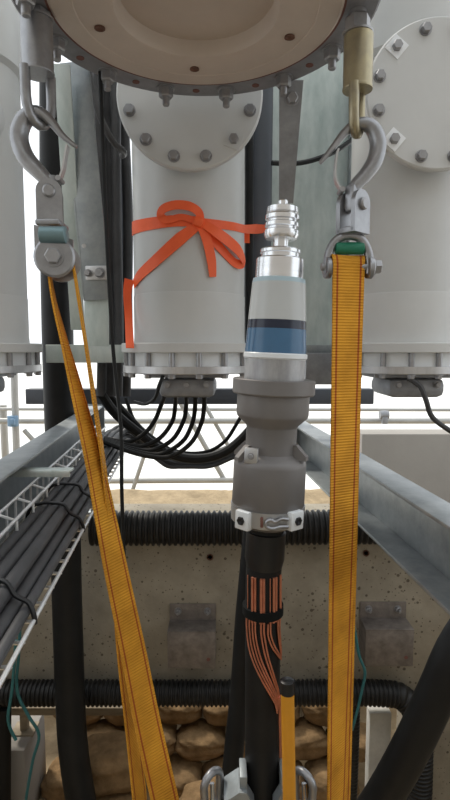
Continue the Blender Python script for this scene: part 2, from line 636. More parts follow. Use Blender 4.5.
cyl, cov_c = switchgear()
cyl_l = copy_tree(cyl)
cyl_l.location.x = -1.19
cyl_l['label'] = 'grey-white switchgear cylinder half hidden beyond the bare steel hook'
cyl_r = copy_tree(cyl)
cyl_r.location.x = 0.834
for ch in cyl.children:
    if ch.name.split('.')[0] in ('nozzle', 'cover'):
        ch.location.x += 0.027
cyl_r['label'] = 'grey-white switchgear cylinder with white square tags under its cover bolts'
for cc in (cyl_l, cyl_r, cyl):
    cc['group'] = 'switchgear cylinders in a row'
# white square tags under bolts
for root, angs in ((cyl_r, (135, 225)), (cyl, (315,))):
    cover = [q for q in root.children if q.name.startswith('cover') and q.children][0]
    for a in angs:
        b = V((root.location.x + (0.027 if root is cyl else 0), CY - 0.3, cov_c.z)) + V((0.243 * math.cos(R(a)), -0.0375, 0.243 * math.sin(R(a))))
        MB().box(b, (0.066, 0.004, 0.066), Matrix.Rotation(R(40 if root is cyl_r else 20), 3, 'Y')).build('white_tag', M['tag'] if root is cyl_r else M['paint'], cover)

# ------------------------------------------------------------------ orange tape on the middle cylinder
tape = thing('orange_tape', P(188, 222, 2.235), 'bright orange barrier tape tied in a bow round the middle cylinder', 'tape')
CX = -0.165


def oncyl(px, py, off=0.004):
    s = max(-0.999, min(0.999, (px - 188.5) / 55.5))
    th = math.asin(s)
    r = 0.254 + off
    y = CY - r * math.cos(th)
    return V((CX + r * math.sin(th), y, P(px, py, y).z))


def rib(pts, w, name, off=0.004, cross=None, k=5):
    q = smooth_path(pts, k)
    ws = lerp_list(w, k) if isinstance(w, list) else w
    cr = []
    for i in range(len(q)):
        t = (q[min(i + 1, len(q) - 1)] - q[max(i - 1, 0)]).normalized()
        ax = V((q[i].x - CX, q[i].y - CY, 0)).normalized()
        cr.append(t.cross(ax) if cross is None else V(cross))
    return MB().ribbon(q, cr, ws, 0.003).build(name, M['orange'], tape)


rib([oncyl(134.5, 229), oncyl(140, 227), oncyl(158, 223.5), oncyl(178, 221), oncyl(199, 221.5)], [0.060, 0.056, 0.05, 0.046, 0.04], 'band')
edge = oncyl(243, 229)
rib([oncyl(199, 221.5), oncyl(216, 224), oncyl(232, 226.5), edge, P(256, 229, 2.66), P(266, 229, 2.735)], [0.03, 0.035, 0.035, 0.036, 0.046, 0.04], 'band')
rib([oncyl(199, 226, .010), oncyl(184, 239, .008), oncyl(161, 261, .006), oncyl(145, 275, .006), oncyl(137.5, 284, .008)], [0.035, 0.052, 0.05, 0.05, 0.045], 'tail')
el = oncyl(136.5, 282, .008)
rib([el + V((-0.014, -0.012, 0.01)), el + V((-0.024, -0.016, -0.05)), P(128.5, 316, el.y - 0.03), P(130, 348, 2.25)], [0.045, 0.036, 0.034, 0.034], 'tail', cross=(1, 0.25, 0))
rib([oncyl(201, 224, .012), oncyl(207, 240, .016), oncyl(211, 260, .012), oncyl(212.5, 277, .010)], [0.03, 0.042, 0.042, 0.03], 'tail')
rib([oncyl(202, 222, .014), oncyl(216, 234, .03), oncyl(231, 249, .03), oncyl(238.5, 262, .02), oncyl(233, 263, .006), oncyl(218, 246, .006), oncyl(203, 226, .006)], [0.03, 0.045, 0.05, 0.04, 0.04, 0.04, 0.03], 'loop')
lp = [oncyl(202, 220, .010), oncyl(200, 212, .020), oncyl(192, 206, .028), oncyl(181, 205, .030), oncyl(171, 209, .026), oncyl(168, 216, .018), oncyl(174, 220, .012), oncyl(186, 217, .010), oncyl(200, 222, .010)]
rib(lp, [0.03, 0.034, 0.036, 0.036, 0.036, 0.034, 0.03, 0.025, 0.03], 'loop')
kc = oncyl(200, 222, .014)
MB().box(kc, (0.045, 0.028, 0.042), Matrix.Rotation(R(20), 3, 'Y'), ch=0.012).build('knot', M['orange'], tape)
rib([P(246.5, 230, 2.58), P(246.5, 243, 2.58)], 0.03, 'tail', cross=(1, 0, 0))

# ------------------------------------------------------------------ steelwork behind
# weathered zinc sheet between the middle and right cylinders
a0 = P(268, 60, 2.95)
a1 = P(344, 346, 2.95)
t = thing('zinc_panel', ((a0.x + a1.x) / 2, 2.95, a1.z), 'weathered galvanised sheet panel behind the connector head', 'panel')
MB().box(((a0.x + a1.x) / 2, 2.95, (3.3 + 1.9 + a1.z) / 2), (a1.x - a0.x, 0.012, 5.2 - a1.z)).build('sheet', M['zinc_sheet'], t)
MB().box((a1.x + 0.008, 2.93, (5.2 + a1.z) / 2), (0.02, 0.05, 5.2 - a1.z), ch=0.003).build('edge_fold', M['zinc'], t)
MB().box(((a0.x + a1.x) / 2, 2.92, a1.z - 0.02), (a1.x - a0.x + 0.02, 0.08, 0.05), ch=0.004).build('bottom_rail', M['zinc'], t)
t2 = MB().box(P(320, 368.5, 2.9), (0.17, 0.10, 0.17), ch=0.006)
centred(t2, 'rail_block', M['zinc_dark'], 'dull grey steel block below the zinc sheet panel', 'block')


def col(px0, py0, px1, py1, Y, r, name, m, label, cat, n=24, group=None, Y1=None):
    Y1 = Y if Y1 is None else Y1
    p0 = P(px0, py0, Y)
    p1 = P(px1, py1, Y1)
    return centred(MB().tube([p0, p0.lerp(p1, .5), p1], r, n), name, m, label, cat, group)


col(259, 60, 256, 352, 2.80, 0.073, 'riser_pipe', M['slate'], 'dark slate riser pipe between middle cylinder and zinc sheet', 'pipe')
col(249, 20, 249, 345, 2.68, 0.022, 'riser_cable', M['cable'], 'thin black riser cable hugging the dark slate pipe', 'cable')
# cables rising left of the middle cylinder
for i, (px, r, lab) in enumerate(((101, .024, 'outermost black riser cable behind the galvanised post'), (109, .028, 'second black riser cable from the galvanised post'),
                                  (118, .024, 'third black riser cable from the galvanised post'), (126, .026, 'black riser cable nearest the taped cylinder'))):
    pts = smooth_path([P(px - 4, 60, 2.72 + .07 * (i % 2)), P(px - 2, 120, 2.72 + .07 * (i % 2)), P(px + (2 if i % 2 else -1), 220, 2.72 + .07 * (i % 2)), P(px + 1, 330, 2.72 + .07 * (i % 2)), P(px, 396, 2.72 + .07 * (i % 2))], 6)
    centred(MB().tube(pts, r, 12), 'riser_cable', M['cable_dusty'], lab, 'cable', 'riser cables left of the taped cylinder')
pts = smooth_path([P(86, 60, 2.3), P(98, 110, 2.3), P(112, 140, 2.34), P(124, 152, 2.45), P(122, 156, 2.66)], 6)
centred(MB().tube(pts, 0.014, 10), 'hanging_cable', M['cable_dusty'], 'thin dark cable curving in under the cover of the taped cylinder', 'cable')
dp0 = P(80, 40, 3.0)
dp1 = P(133, 342, 3.0)
centred(MB().box(((dp0.x + dp1.x) / 2, 3.0, (5.2 + dp1.z) / 2), (dp1.x - dp0.x, 0.015, 5.2 - dp1.z), ch=0.003), 'back_panel', M['slate'], 'dark grey sheet behind the riser cables', 'panel')

# galvanised leaning post (angle section) on the left, bolted splice
gp = thing('galvanised_post', P(98, 346, 2.0), 'galvanised steel angle post with bolted splice plate beside the hook', 'post')
T0, T1 = P(75, 62, 1.95), P(98, 300, 2.02)
axd = (T0 - T1).normalized()
Mx = frame(axd, (1, -0.12, 0))
ln = (T0 - T1).length
MB().box((T0 + T1) / 2 + Mx @ V((0.0, 0, 0)), (0.100, 0.010, ln), Mx, ch=0.002).build('face_leg', M['zinc'], gp)
MB().box((T0 + T1) / 2 + Mx @ V((-0.05, 0.05, 0)), (0.010, 0.11, ln), Mx, ch=0.002).build('side_leg', M['zinc'], gp)
B0, B1 = P(96, 262, 2.035), P(97, 346, 2.05)
MB().box((B0 + B1) / 2, (0.095, 0.010, (B0 - B1).length), frame(B0 - B1, (1, -0.1, 0)), ch=0.002).build('lower_leg', M['zinc_sheet'], gp)
sp = MB().box(P(97, 273, 1.99), (0.085, 0.012, 0.052), frame((0, 0, 1), (1, -.1, 0)), ch=0.003).build('splice_plate', M['alu_matt'], gp)
hexbolt(MB(), P(100, 273, 1.983), (-.1, -1, 0), 0.028, 0.014).build('bolt', M['bolt'], sp)
hexbolt(MB(), P(88, 273, 1.983), (-.1, -1, 0), 0.020, 0.010).build('bolt', M['bolt'], sp)
MB().lathe([(0.008, 0), (0.008, .003)], P(84, 246, 1.985), (0, -1, 0), 10).build('rivet', M['alu_matt'], gp)
# pale flat bar left of it
e0, e1 = P(62, 64, 1.90), P(78, 330, 2.1)
fbar = MB().box((e0 + e1) / 2, (0.055, 0.008, (e0 - e1).length), frame(e0 - e1, (1, 0, 0)), ch=0.002)
centred(fbar, 'flat_bar', M['zinc_sheet'], 'pale zinc flat bar running down behind the bare steel hook', 'bar')

# tapered bar from flange nut to connector head
tb = thing('hanger_bar', P(287, 200, 2.2), 'grey tapered steel bar hanging from flange nut above the connector', 'bar')
q0 = P(291, 80, 2.0)
q1 = P(286, 203, 2.2)
MB().prism([(-0.028, 0), (0.028, 0), (0.044, (q0 - q1).length), (-0.042, (q0 - q1).length)], q1, (1, 0, 0), (q0 - q1), 0.012).build('bar', M['zinc_dark'], tb)
hexbolt(MB(), P(292, 99, 1.99), (0, -1, -.1), 0.034, 0.018).build('bolt', M['bolt'], tb)

# rails under the switchgear
r0, r1 = P(46, 354, 2.6), P(128, 354, 2.6)
mb = MB().box(((r0.x + r1.x) / 2, 2.6, r0.z), (r1.x - r0.x, 0.010, 0.085), ch=0.002)
mb.box(((r0.x + r1.x) / 2, 2.64, r0.z + 0.040), (r1.x - r0.x, 0.09, 0.010), ch=0.002)
centred(mb, 'galvanised_rail', M['zinc_sheet'], 'galvanised angle rail tying two cylinder base flanges behind the left sling', 'rail')
r0, r1 = P(28, 396, 3.2), P(372, 396, 3.2)
mb = MB().box(((r0.x + r1.x) / 2, 3.2, r0.z), (r1.x - r0.x, 0.09, 0.092), ch=0.006)
centred(mb, 'dark_rail', M['slate'], 'dark steel rail running below the cylinders behind the connector', 'rail')

# ------------------------------------------------------------------ channels left and right
SL = -0.0845


def rl(xp, Y, H):
    return V((xp + SL * Y, Y, CZ - H))


dirv = V((SL, 1, 0)).normalized()
MB_dir = Matrix((V((dirv.y, -dirv.x, 0)), dirv, V((0, 0, 1)))).transposed()


def channel(xin, xout, label, h0=0.45, h1=0.68, y0=-1.0, y1=3.27):
    t = thing('steel_channel', rl((xin + xout) / 2, 2.0, h1), label, 'beam', 'galvanised channels either side of the connector')
    ln = (y1 - y0) / dirv.y
    xm = (xin + xout) / 2
    w = abs(xout - xin)
    s = 1 if xout > xin else -1
    MB().box(rl(xm, (y0 + y1) / 2, h0 + 0.006), (w, ln, 0.012), MB_dir, ch=0.003).build('top_flange', M['zinc'], t)
    MB().box(rl(xm, (y0 + y1) / 2, h1 - 0.006), (w, ln, 0.012), MB_dir, ch=0.003).build('bottom_flange', M['zinc'], t)
    MB().box(rl(xout - s * 0.006, (y0 + y1) / 2, (h0 + h1) / 2), (0.012, ln, h1 - h0 - 0.022), MB_dir, ch=0.003).build('web', M['zinc'], t)
    MB().box(rl(xm, y1 + 0.006, (h0 + h1) / 2), (w + 0.02, 0.012, h1 - h0 + 0.02), MB_dir, ch=0.003).build('end_plate', M['zinc'], t)
    return t


channel(0.686, 0.794, 'galvanised steel channel beam on the side of the brass-coloured lifting eye', y1=3.47)
channel(-0.505, -0.60, 'galvanised steel channel beam carrying the wire cable tray', 0.36, 0.545, -1.0, 3.42)
for xm, hh, lab in ((0.74, 0.68, 'short galvanised leg under the channel beside the connector'), (-0.5525, 0.545, 'short galvanised leg under the channel with the cable tray')):
    p = rl(xm, 3.40, hh)
    mb = MB().box((p.x, 3.40, (p.z + z_top) / 2), (0.07, 0.07, p.z - z_top), ch=0.004)
    mb.box((p.x, 3.40, z_top + 0.006), (0.14, 0.12, 0.012), ch=0.002)
    centred(mb, 'beam_leg', M['zinc'], lab, 'leg')

def tl(xp, Y, H):
    return V((0.8 * (xp + SL * Y), 0.8 * Y, CZ - 0.8 * H))


# cross flat holding the tray
c0, c1 = tl(-0.80, 2.2, 0.505), tl(-0.46, 2.2, 0.505)
mb = MB().box((c0 + c1) / 2, ((c1 - c0).length, 0.05, 0.008), ch=0.002)
mb.box((c0 + c1) / 2 + V((0, -0.025, -0.008)), ((c1 - c0).length, 0.006, 0.020), ch=0.001)
centred(mb, 'tray_bracket', M['zinc_sheet'], 'galvanised cross flat bridging the channel and the cable tray', 'bracket')

# ------------------------------------------------------------------ wire tray with cables
tray = thing('wire_tray', tl(-0.49, 2.0, 0.70), 'galvanised wire mesh cable tray carrying a bundle of dusty cables', 'cable tray')
TY0, TY1 = -1.0, 3.85
for (xp, H) in ((-0.61, 0.545), (-0.61, 0.70), (-0.53, 0.70), (-0.45, 0.70), (-0.385, 0.70)):
    MB().tube([tl(xp, TY0, H), tl(xp, TY1, H)], 0.0050, 6).build('long_wire', M['wire'], tray)
base = None
for k in range(49):
    Y = TY0 + 0.02 + 0.1 * k
    if base is None:
        base = MB().tube([tl(-0.615, Y, 0.552), tl(-0.615, Y, 0.70), tl(-0.612, Y, 0.705), tl(-0.386, Y, 0.705), tl(-0.382, Y, 0.703)], 0.0042, 6).build('cross_wire', M['wire'], tray)
        by = Y
    else:
        c = base.copy()
        COL.objects.link(c)
        c.location = base.location + V((SL * (Y - by), Y - by, 0)) * 0.8
# inner upper rail with spurs
MB().tube([tl(-0.55, TY0, 0.562), tl(-0.55, TY1, 0.562)], 0.0050, 6).build('long_wire', M['wire'], tray)
sb = None
for k in range(24):
    Y = TY0 + 0.12 + 0.2 * k
    if sb is None:
        sb = MB().tube([tl(-0.612, Y, 0.547), tl(-0.552, Y, 0.566), tl(-0.549, Y, 0.567), tl(-0.549, Y, 0.60)], 0.0042, 6).build('spur_wire', M['wire'], tray)
        sy = Y
    else:
        c = sb.copy()
        COL.objects.link(c)
        c.location = sb.location + V((SL * (Y - sy), Y - sy, 0)) * 0.8

random.seed(4)
tcs = [(-0.585, 0.676, .018), (-0.538, 0.676, .018), (-0.492, 0.676, .018), (-0.448, 0.677, .017), (-0.560, 0.636, .0175), (-0.514, 0.634, .018), (-0.470, 0.638, .0175), (-0.411, 0.682, .0118)]
turn_y = [3.435, 3.39, 3.345, 3.30, 3.37, 3.325, 3.28, 3.262]      # the cable nearest the channel takes the widest bend


def sag(x):
    ks = [(-0.80, 0.541), (-0.60, 0.546), (-0.48, 0.65), (-0.34, 0.725), (-0.12, 0.725), (0.12, 0.65), (0.40, 0.52)]
    for (xa, ha), (xb, hb) in zip(ks, ks[1:]):
        if x <= xb:
            f = max(0.0, (x - xa) / (xb - xa))
            return ha + (hb - ha) * f * f * (3 - 2 * f)
    return ks[-1][1]


ords = ['against the channel web, lower layer', 'second from the channel, lower layer', 'third from the channel, lower layer', 'fourth from the channel, lower layer',
        'nearest the channel, upper layer', 'middle of the upper layer', 'outer one of the upper layer', 'slimmest one along the open tray edge']
for i, (xp, H, r) in enumerate(tcs):
    pts = []
    for k in range(20):
        Y = -1.1 + 0.26 * k
        if 0.8 * Y > turn_y[i] - 0.30:
            break
        pts.append(tl(xp + random.uniform(-.0015, .0015), Y, H))
    up = 0.8 * (0.676 - H) + (0.022 if H < 0.66 else 0.0)                                          # the upper layer stays above the lower one
    a0_ = tl(xp, (turn_y[i] - 0.17) / 0.8, H)
    pts += [a0_, V((a0_.x + 0.010, turn_y[i] - 0.085, a0_.z)), V((a0_.x + 0.050, turn_y[i] - 0.022, CZ - sag(a0_.x + 0.05) + up))]
    xx = a0_.x + 0.15
    bx_ = -0.055 if H < 0.66 else 0.0
    while xx < 0.25 + bx_:
        pts.append(V((xx, turn_y[i], CZ - sag(xx) + up)))
        xx += 0.08
    pts += [V((0.29 + bx_, turn_y[i], CZ - sag(0.26 + bx_) + up + 0.03)), V((0.325 + bx_, turn_y[i], CZ - 0.48 + up)), V((0.34 + bx_, turn_y[i], CZ - 0.36)), V((0.342 + bx_, turn_y[i], CZ - 0.22))]
    centred(MB().tube(smooth_path(pts, 4), r, 12), 'tray_cable', M['cable_dusty'], 'thick dusty black cable in the wire tray, ' + ords[i], 'cable', 'cables in the wire tray')
# cable ties round the bundle
for k, (Y, lab) in enumerate(((1.35, 'black cable tie round the tray cables, at the wide loose end'), (2.05, 'black cable tie round the tray cables, near the cross flat'), (2.35, 'black cable tie round the tray cables, beyond the cross flat'))):
    pts = [tl(-0.614, Y, 0.690), tl(-0.612, Y, 0.660), tl(-0.592, Y, 0.618), tl(-0.55, Y, 0.604), tl(-0.51, Y, 0.603), tl(-0.462, Y - .01, 0.607), tl(-0.436, Y - .02, 0.638), tl(-0.402, Y - .02, 0.658), tl(-0.386, Y - .03, 0.685), tl(-0.384, Y - .03, 0.71)]
    centred(MB().tube(smooth_path(pts, 4), 0.0055, 8), 'cable_tie', M['black'], lab, 'cable tie', 'ties on the tray cables')

# loops of thinner cable hanging below the dark rail
th = [(0.026, [(101, 394, 2.72), (116, 414, 2.82), (140, 434, 2.87), (165, 452, 2.87), (195, 459, 2.87), (225, 452, 2.87), (250, 430, 2.87), (262, 408, 2.87)], 'thickest black cable sagging from the dark rail behind the connector'),
      (0.018, [(109, 394, 2.79), (128, 416, 2.90), (150, 437, 2.925), (180, 455, 2.925), (215, 455, 2.925), (240, 440, 2.925), (262, 418, 2.925)], 'black cable sagging beside the thickest one'),
      (0.012, [(166, 392, 2.54), (160, 408, 2.74), (155, 420, 2.78), (146, 432, 2.78), (132, 441, 2.78), (118, 441, 2.78), (104, 438, 2.78)], 'outermost thin cable dropping from the gland of the taped cylinder'),
      (0.012, [(176, 392, 2.54), (175, 408, 2.72), (172, 422, 2.752), (160, 438, 2.752), (142, 446, 2.752), (122, 444, 2.752), (104, 439, 2.752)], 'second thin cable dropping from the gland of the taped cylinder'),
      (0.012, [(186, 392, 2.54), (186, 408, 2.69), (183, 422, 2.724), (172, 440, 2.724), (152, 450, 2.724), (130, 448, 2.724), (104, 440, 2.724)], 'third thin cable dropping from the gland of the taped cylinder'),
      (0.012, [(195, 392, 2.54), (195, 408, 2.66), (192, 424, 2.696), (182, 442, 2.696), (160, 454, 2.696), (134, 451, 2.696), (104, 441, 2.696)], 'fourth thin cable dropping from the gland of the taped cylinder'),
      (0.012, [(204, 392, 2.54), (204, 408, 2.63), (201, 424, 2.668), (190, 444, 2.668), (168, 457, 2.668), (138, 454, 2.668), (104, 442, 2.668)], 'thin cable nearest the connector dropping from the gland'),
      (0.011, [(252, 396, 2.975), (236, 425, 2.975), (224, 442, 2.975), (206, 452, 2.975), (180, 452, 2.975), (150, 440, 2.975), (134, 420, 2.975), (126, 398, 3.0)], 'thin cable rising steeply behind the connector shoulder')]
for r, pl, lab in th:
    centred(MB().tube(smooth_path([P(x, y, Y) for x, y, Y in pl], 5), r, 10), 'sagging_cable', M['cable'], lab, 'cable', 'cables sagging behind the connector')
# thin cable from the gland plate curling left
centred(MB().tube(smooth_path([P(163, 376, 2.22), P(159, 386, 2.2), P(155, 398, 2.24), P(145, 404, 2.4), P(134, 402, 2.6)], 5), 0.008, 8), 'gland_cable', M['cable'], 'thin black lead curling from the gland plate of the taped cylinder', 'cable')
centred(MB().tube(smooth_path([P(408, 378, 2.22), P(420, 386, 2.2), P(426, 400, 2.2), P(433, 418, 2.22), P(455, 434, 2.25)], 5), 0.011, 8), 'gland_cable', M['cable_dusty'], 'grey lead dropping from the gland plate of the tagged cylinder', 'cable')
# thin vertical line down in front of the tray end
centred(MB().tube(smooth_path([P(100, 68, 1.92), P(105, 200, 1.93), P(110, 300, 1.93), P(114, 360, 1.95), P(121, 430, 1.93), P(122, 500, 1.9), P(127, 600, 1.9), P(140, 680, 1.95), P(160, 780, 2.1), V((-0.3, 2.1, 0.01))], 5), 0.007, 8), 'hanging_lead', M['cable'], 'thin black lead hanging straight past the end of the tray', 'cable')
# black lead crossing the zinc sheet
centred(MB().tube(smooth_path([P(272, 163, 2.71), P(300, 163, 2.76), P(325, 156, 2.79), P(345, 145, 2.82), P(365, 128, 2.86)], 5), 0.013, 8), 'crossing_lead', M['black'], 'black lead crossing the zinc sheet behind the hook tip', 'cable')

# ------------------------------------------------------------------ big single cables
pts = smooth_path([P(56, 80, 3.03), P(56, 200, 3.03), P(57, 300, 3.03), P(60, 420, 3.03), P(65, 520, 3.03), P(67, 600, 3.02), P(70, 690, 3.0), P(73, 745, 2.97), P(81, 800, 2.94), P(92, 850, 2.9), V((-0.60, 2.85, 0.16)), V((-0.45, 2.75, 0.10)), V((-0.2, 2.6, 0.10))], 5)
centred(MB().tube(pts, 0.087, 28), 'power_cable', M['cable'], 'thick dark cable passing upright behind the left channel and tray', 'cable')
pts = smooth_path([P(520, 560, 1.75), P(462, 640, 1.74), P(438, 690, 1.75), P(412, 745, 1.78), P(384, 795, 1.83), P(350, 845, 1.90), P(315, 895, 1.98), V((0.30, 2.12, 0.62)), V((0.42, 2.26, 0.16)), V((0.62, 2.40, 0.066)), V((0.9, 2.5, 0.066))], 5)
centred(MB().tube(pts, 0.066, 24), 'power_cable', M['cable'], 'thick black cable sweeping down under the right channel', 'cable')
pts = smooth_path([P(262, 440, 2.25), P(252, 545, 2.25), P(245, 620, 2.25), P(240, 690, 2.25), P(233, 760, 2.22), P(226, 850, 2.2), V((0.0, 2.24, 0.35)), V((0.06, 2.42, 0.08)), V((0.3, 2.66, 0.046))], 5)
centred(MB().tube(pts, 0.045, 20), 'power_cable', M['cable'], 'black cable leaning close behind the cable with copper wires', 'cable')
col(4, 707, 3, 900, 3.2, 0.045, 'post_pipe', M['cable'], 'black upright pipe at the foot of the wall beside the teal leads', 'pipe')

# ------------------------------------------------------------------ corrugated conduits
def conduit(pts, r, pitch, name, label):
    """corrugated pipe along a dense path"""
    q = smooth_path(pts, 24)
    # resample to pitch/4
    acc = [0.0]
    for i in range(1, len(q)):
        acc.append(acc[-1] + (q[i] - q[i - 1]).length)
    n = int(acc[-1] / (pitch / 4))
    pp, rr = [], []
    j = 0
    for i in range(n + 1):
        s = acc[-1] * i / n
        while j < len(acc) - 2 and acc[j + 1] < s:
            j += 1
        f = (s - acc[j]) / max(1e-9, acc[j + 1] - acc[j])
        pp.append(q[j].lerp(q[j + 1], f))
        rr.append(r if i % 4 in (0, 1) else r * 0.87)
    return centred(MB().tube(pp, rr, 20), name, M['conduit'], label, 'conduit', sharp=50)


z1 = P(225, 528, 3.19).z
conduit([V((-0.82, 3.19, z1)), V((0, 3.19, z1)), V((0.93, 3.19, z1 + .01)), V((1.25, 3.19, z1 + .02))], 0.108, 0.034, 'corrugated_conduit', 'thick black corrugated conduit along the top of the concrete wall')
z2 = P(225, 693, 3.21).z
conduit([V((-1.6, 3.21, z2)), V((0.2, 3.21, z2)), V((0.98, 3.21, z2)), V((1.16, 3.21, z2 - .05)), V((1.25, 3.21, z2 - .22)), V((1.27, 3.21, z2 - .5)), V((1.27, 3.21, z2 - 1.1))], 0.080, 0.028, 'corrugated_conduit', 'slimmer black corrugated conduit along the foot of the wall, bending down')
p = P(357, 708, 3.32)
conduit([V((p.x, 3.40, z_bot - 0.01)), V((p.x, 3.40, z_bot - 0.5)), V((p.x - .01, 3.40, 0.02))], 0.042, 0.026, 'corrugated_conduit', 'narrow upright corrugated conduit beside the pale post')

# ------------------------------------------------------------------ wall brackets
def bracket(px, py, label, tilt):
    c = P(px, py, WY)
    t = thing('wall_bracket', (c.x, WY, c.z - 0.2), label, 'bracket', 'steel brackets on the concrete wall')
    w = 0.30
    MB().box(c + V((0, -0.006, 0.005)), (w, 0.012, 0.38), ch=0.003).build('back_plate', M['bracket'], t)
    MB().box(c + V((0, -0.085, 0.085)), (w, 0.15, 0.012), ch=0.003).build('top_plate', M['bracket'], t)
    MB().box(c + V((0, -0.155, -0.035)), (w, 0.012, 0.23), ch=0.003).build('front_plate', M['bracket'], t)
    for s in (-1, 1):
        MB().box(c + V((s * (w / 2 - 0.008), -0.082, -0.035)), (0.012, 0.14, 0.22), ch=0.002).build('side_plate', M['bracket'], t)
        hexbolt(MB(), c + V((s * 0.095, -0.012, 0.15)), (0, -1, 0), 0.034, 0.02, True, 0.02).build('anchor_bolt', M['bolt'], t)
    MB().lathe([(0.012, 0), (0.012, .0015), (0, .0015)], c + V((0.105, -0.161, -0.09)), (0, -1, 0), 12).build('bolt_hole', M['gasket'], t)
    return t


bracket(193, 632, 'rusty steel box bracket on concrete wall below the tie hole', 0)
bracket(382, 630, 'rusty steel box bracket on concrete wall under the right channel', 0)

# ------------------------------------------------------------------ sandbags in the opening
def sandbag(w, d, h, seed):
    n, m = 44, 24
    mb = MB()
    for j in range(m + 1):
        ph = -math.pi / 2 + math.pi * j / m
        for i in range(n):
            th_ = 2 * math.pi * i / n
            c, s = math.cos(th_), math.sin(th_)
            e = 0.55
            x = math.copysign(abs(c) ** e, c) * math.cos(ph) ** 0.42 if abs(math.cos(ph)) > 1e-6 else 0
            y = math.copysign(abs(s) ** e, s) * math.cos(ph) ** 0.42 if abs(math.cos(ph)) > 1e-6 else 0
            z = math.copysign(abs(math.sin(ph)) ** 0.8, math.sin(ph))
            q = V((x * w / 2, y * d / 2, z * h / 2))
            ax = abs(x)
            q.z *= 1 - 0.26 * ax ** 4                     # thinner tied ends
            q.y *= 1 - 0.18 * ax ** 3
            k = V((q.x * 5, q.y * 9, q.z * 14)) + V((seed * 3.7, 0, 0))
            dn = noise.noise(k) * 0.020 + noise.noise(k * 2.6) * 0.010 + (abs(noise.noise(V((q.x * 4 + seed, q.y * 7, q.z * 24 + q.x * 6)))) - 0.2) * 0.034 + (abs(noise.noise(V((q.x * 9 + seed, q.y * 16, q.z * 50)))) - 0.2) * 0.026
            dn *= 0.75
            q += q.normalized() * dn if q.length > 1e-5 else V((0, 0, 0))
            mb.v.append(q + V((0, 0, h / 2)))
    for j in range(m):
        for i in range(n):
            i2 = (i + 1) % n
            mb.f.append([j * n + i, j * n + i2, (j + 1) * n + i2, (j + 1) * n + i])
    return mb


random.seed(11)
rowlab = ['bottom course', 'second course', 'third course', 'fourth course', 'top course']
protos = [sandbag(0.378, 0.31, 0.186, s).build('sandbag', M['burlap'], None, 80) for s in range(4)]
used = [False] * 4
for row in range(5):
    z = 0.07 + 0.180 * row
    Y = 3.625 + 0.150 * row
    for k in range(6):
        x = -1.13 + 0.382 * k + (0.19 if row % 2 else 0.0) + random.uniform(-.01, .01)
        pi_ = random.randrange(4)
        if not used[pi_]:
            o = protos[pi_]
            used[pi_] = True
        else:
            o = protos[pi_].copy()
            COL.objects.link(o)
        o.location = (x, Y + random.uniform(-.012, .012), z)
        o.rotation_euler = (R(random.uniform(-3, 3)), R(random.uniform(-4, 4)), R(random.uniform(-6, 6)))
        o.scale = (random.uniform(.95, 1.03), 1, random.uniform(.94, 1.04))
        tag(o, 'tan burlap sandbag, %s of the stack, %s bag from the concrete plinth' % (rowlab[row], ['first', 'second', 'third', 'fourth', 'fifth', 'sixth'][k]), 'sandbag', 'sandbags stacked behind the wall')
# two fat bags slumped in front of the stack
for (px, zb, Y, w, h, rz, lab, sd) in ((116, 0.47, 3.25, 0.56, 0.28, 6, 'fat slumped sandbag leaning against the stack beside the upright dark cable', 7),
                                      (118, 0.07, 3.24, 0.60, 0.38, -3, 'largest sandbag, lowest, in front of the stack under the slumped one', 9),
                                      (214, 0.07, 3.25, 0.46, 0.34, 4, 'plump sandbag in front of the stack next to the cable cleat', 10)):
    o = sandbag(w, 0.32, h, sd).build('sandbag', M['burlap'], None, 80)
    o.location = (P(px, 780, Y).x, Y, zb)
    o.rotation_euler = (R(3), R(-3), R(rz))
    tag(o, lab, 'sandbag', 'sandbags stacked behind the wall')

# ledge under the wall, pale slab, pale post
a, b = P(10, 712, 3.45), P(132, 712, 3.45)
mb = MB().box(((a.x + b.x) / 2, 3.50, a.z), (b.x - a.x, 0.10, 0.055), ch=0.004)
lf = P(23, 724, 3.47)
mb.box((lf.x, 3.50, a.z - 0.09), (0.05, 0.05, 0.14), ch=0.003)
mb.box((lf.x, 3.50, a.z - 0.165), (0.16, 0.14, 0.016), ch=0.002)
centred(mb, 'ledge_beam', M['wood'], 'narrow ledge beam on a short foot below the wall', 'beam')
s0 = P(25, 728, 3.5)
mb = MB().box((s0.x - 0.10, 3.50, (s0.z - 0.01) / 2), (0.34, 0.40, s0.z - 0.01), ch=0.012)
centred(mb, 'concrete_plinth', M['concrete_block'], 'concrete plinth under the ledge beam foot', 'plinth')
p0 = P(379, 709, 3.45)
mb = MB().box((p0.x, 3.45, p0.z / 2), (0.148, 0.09, p0.z), ch=0.006)
centred(mb, 'concrete_post', M['concrete_pale'], 'pale concrete post standing behind the bent conduit', 'post')

# teal leads
for i, (pl, Y, lab) in enumerate((([(22, 590), (19, 650), (17, 690), (28, 715), (39, 735), (33, 760), (26, 800), (22, 840)], 2.95, 'teal lead looping down beside the black upright pipe'),
                                  ([(16, 640), (12, 690), (8, 720), (16, 740)], 2.92, 'short pale teal lead next to the looping one'),
                                  ([(354, 625), (359, 655), (365, 672), (362, 690), (357, 712), (352, 730)], 3.08, 'teal lead showing beside the right yellow sling'))):
    centred(MB().tube(smooth_path([P(x, y, Y) for x, y in pl], 5), 0.009, 8), 'teal_lead', M['teal'], lab, 'cable')

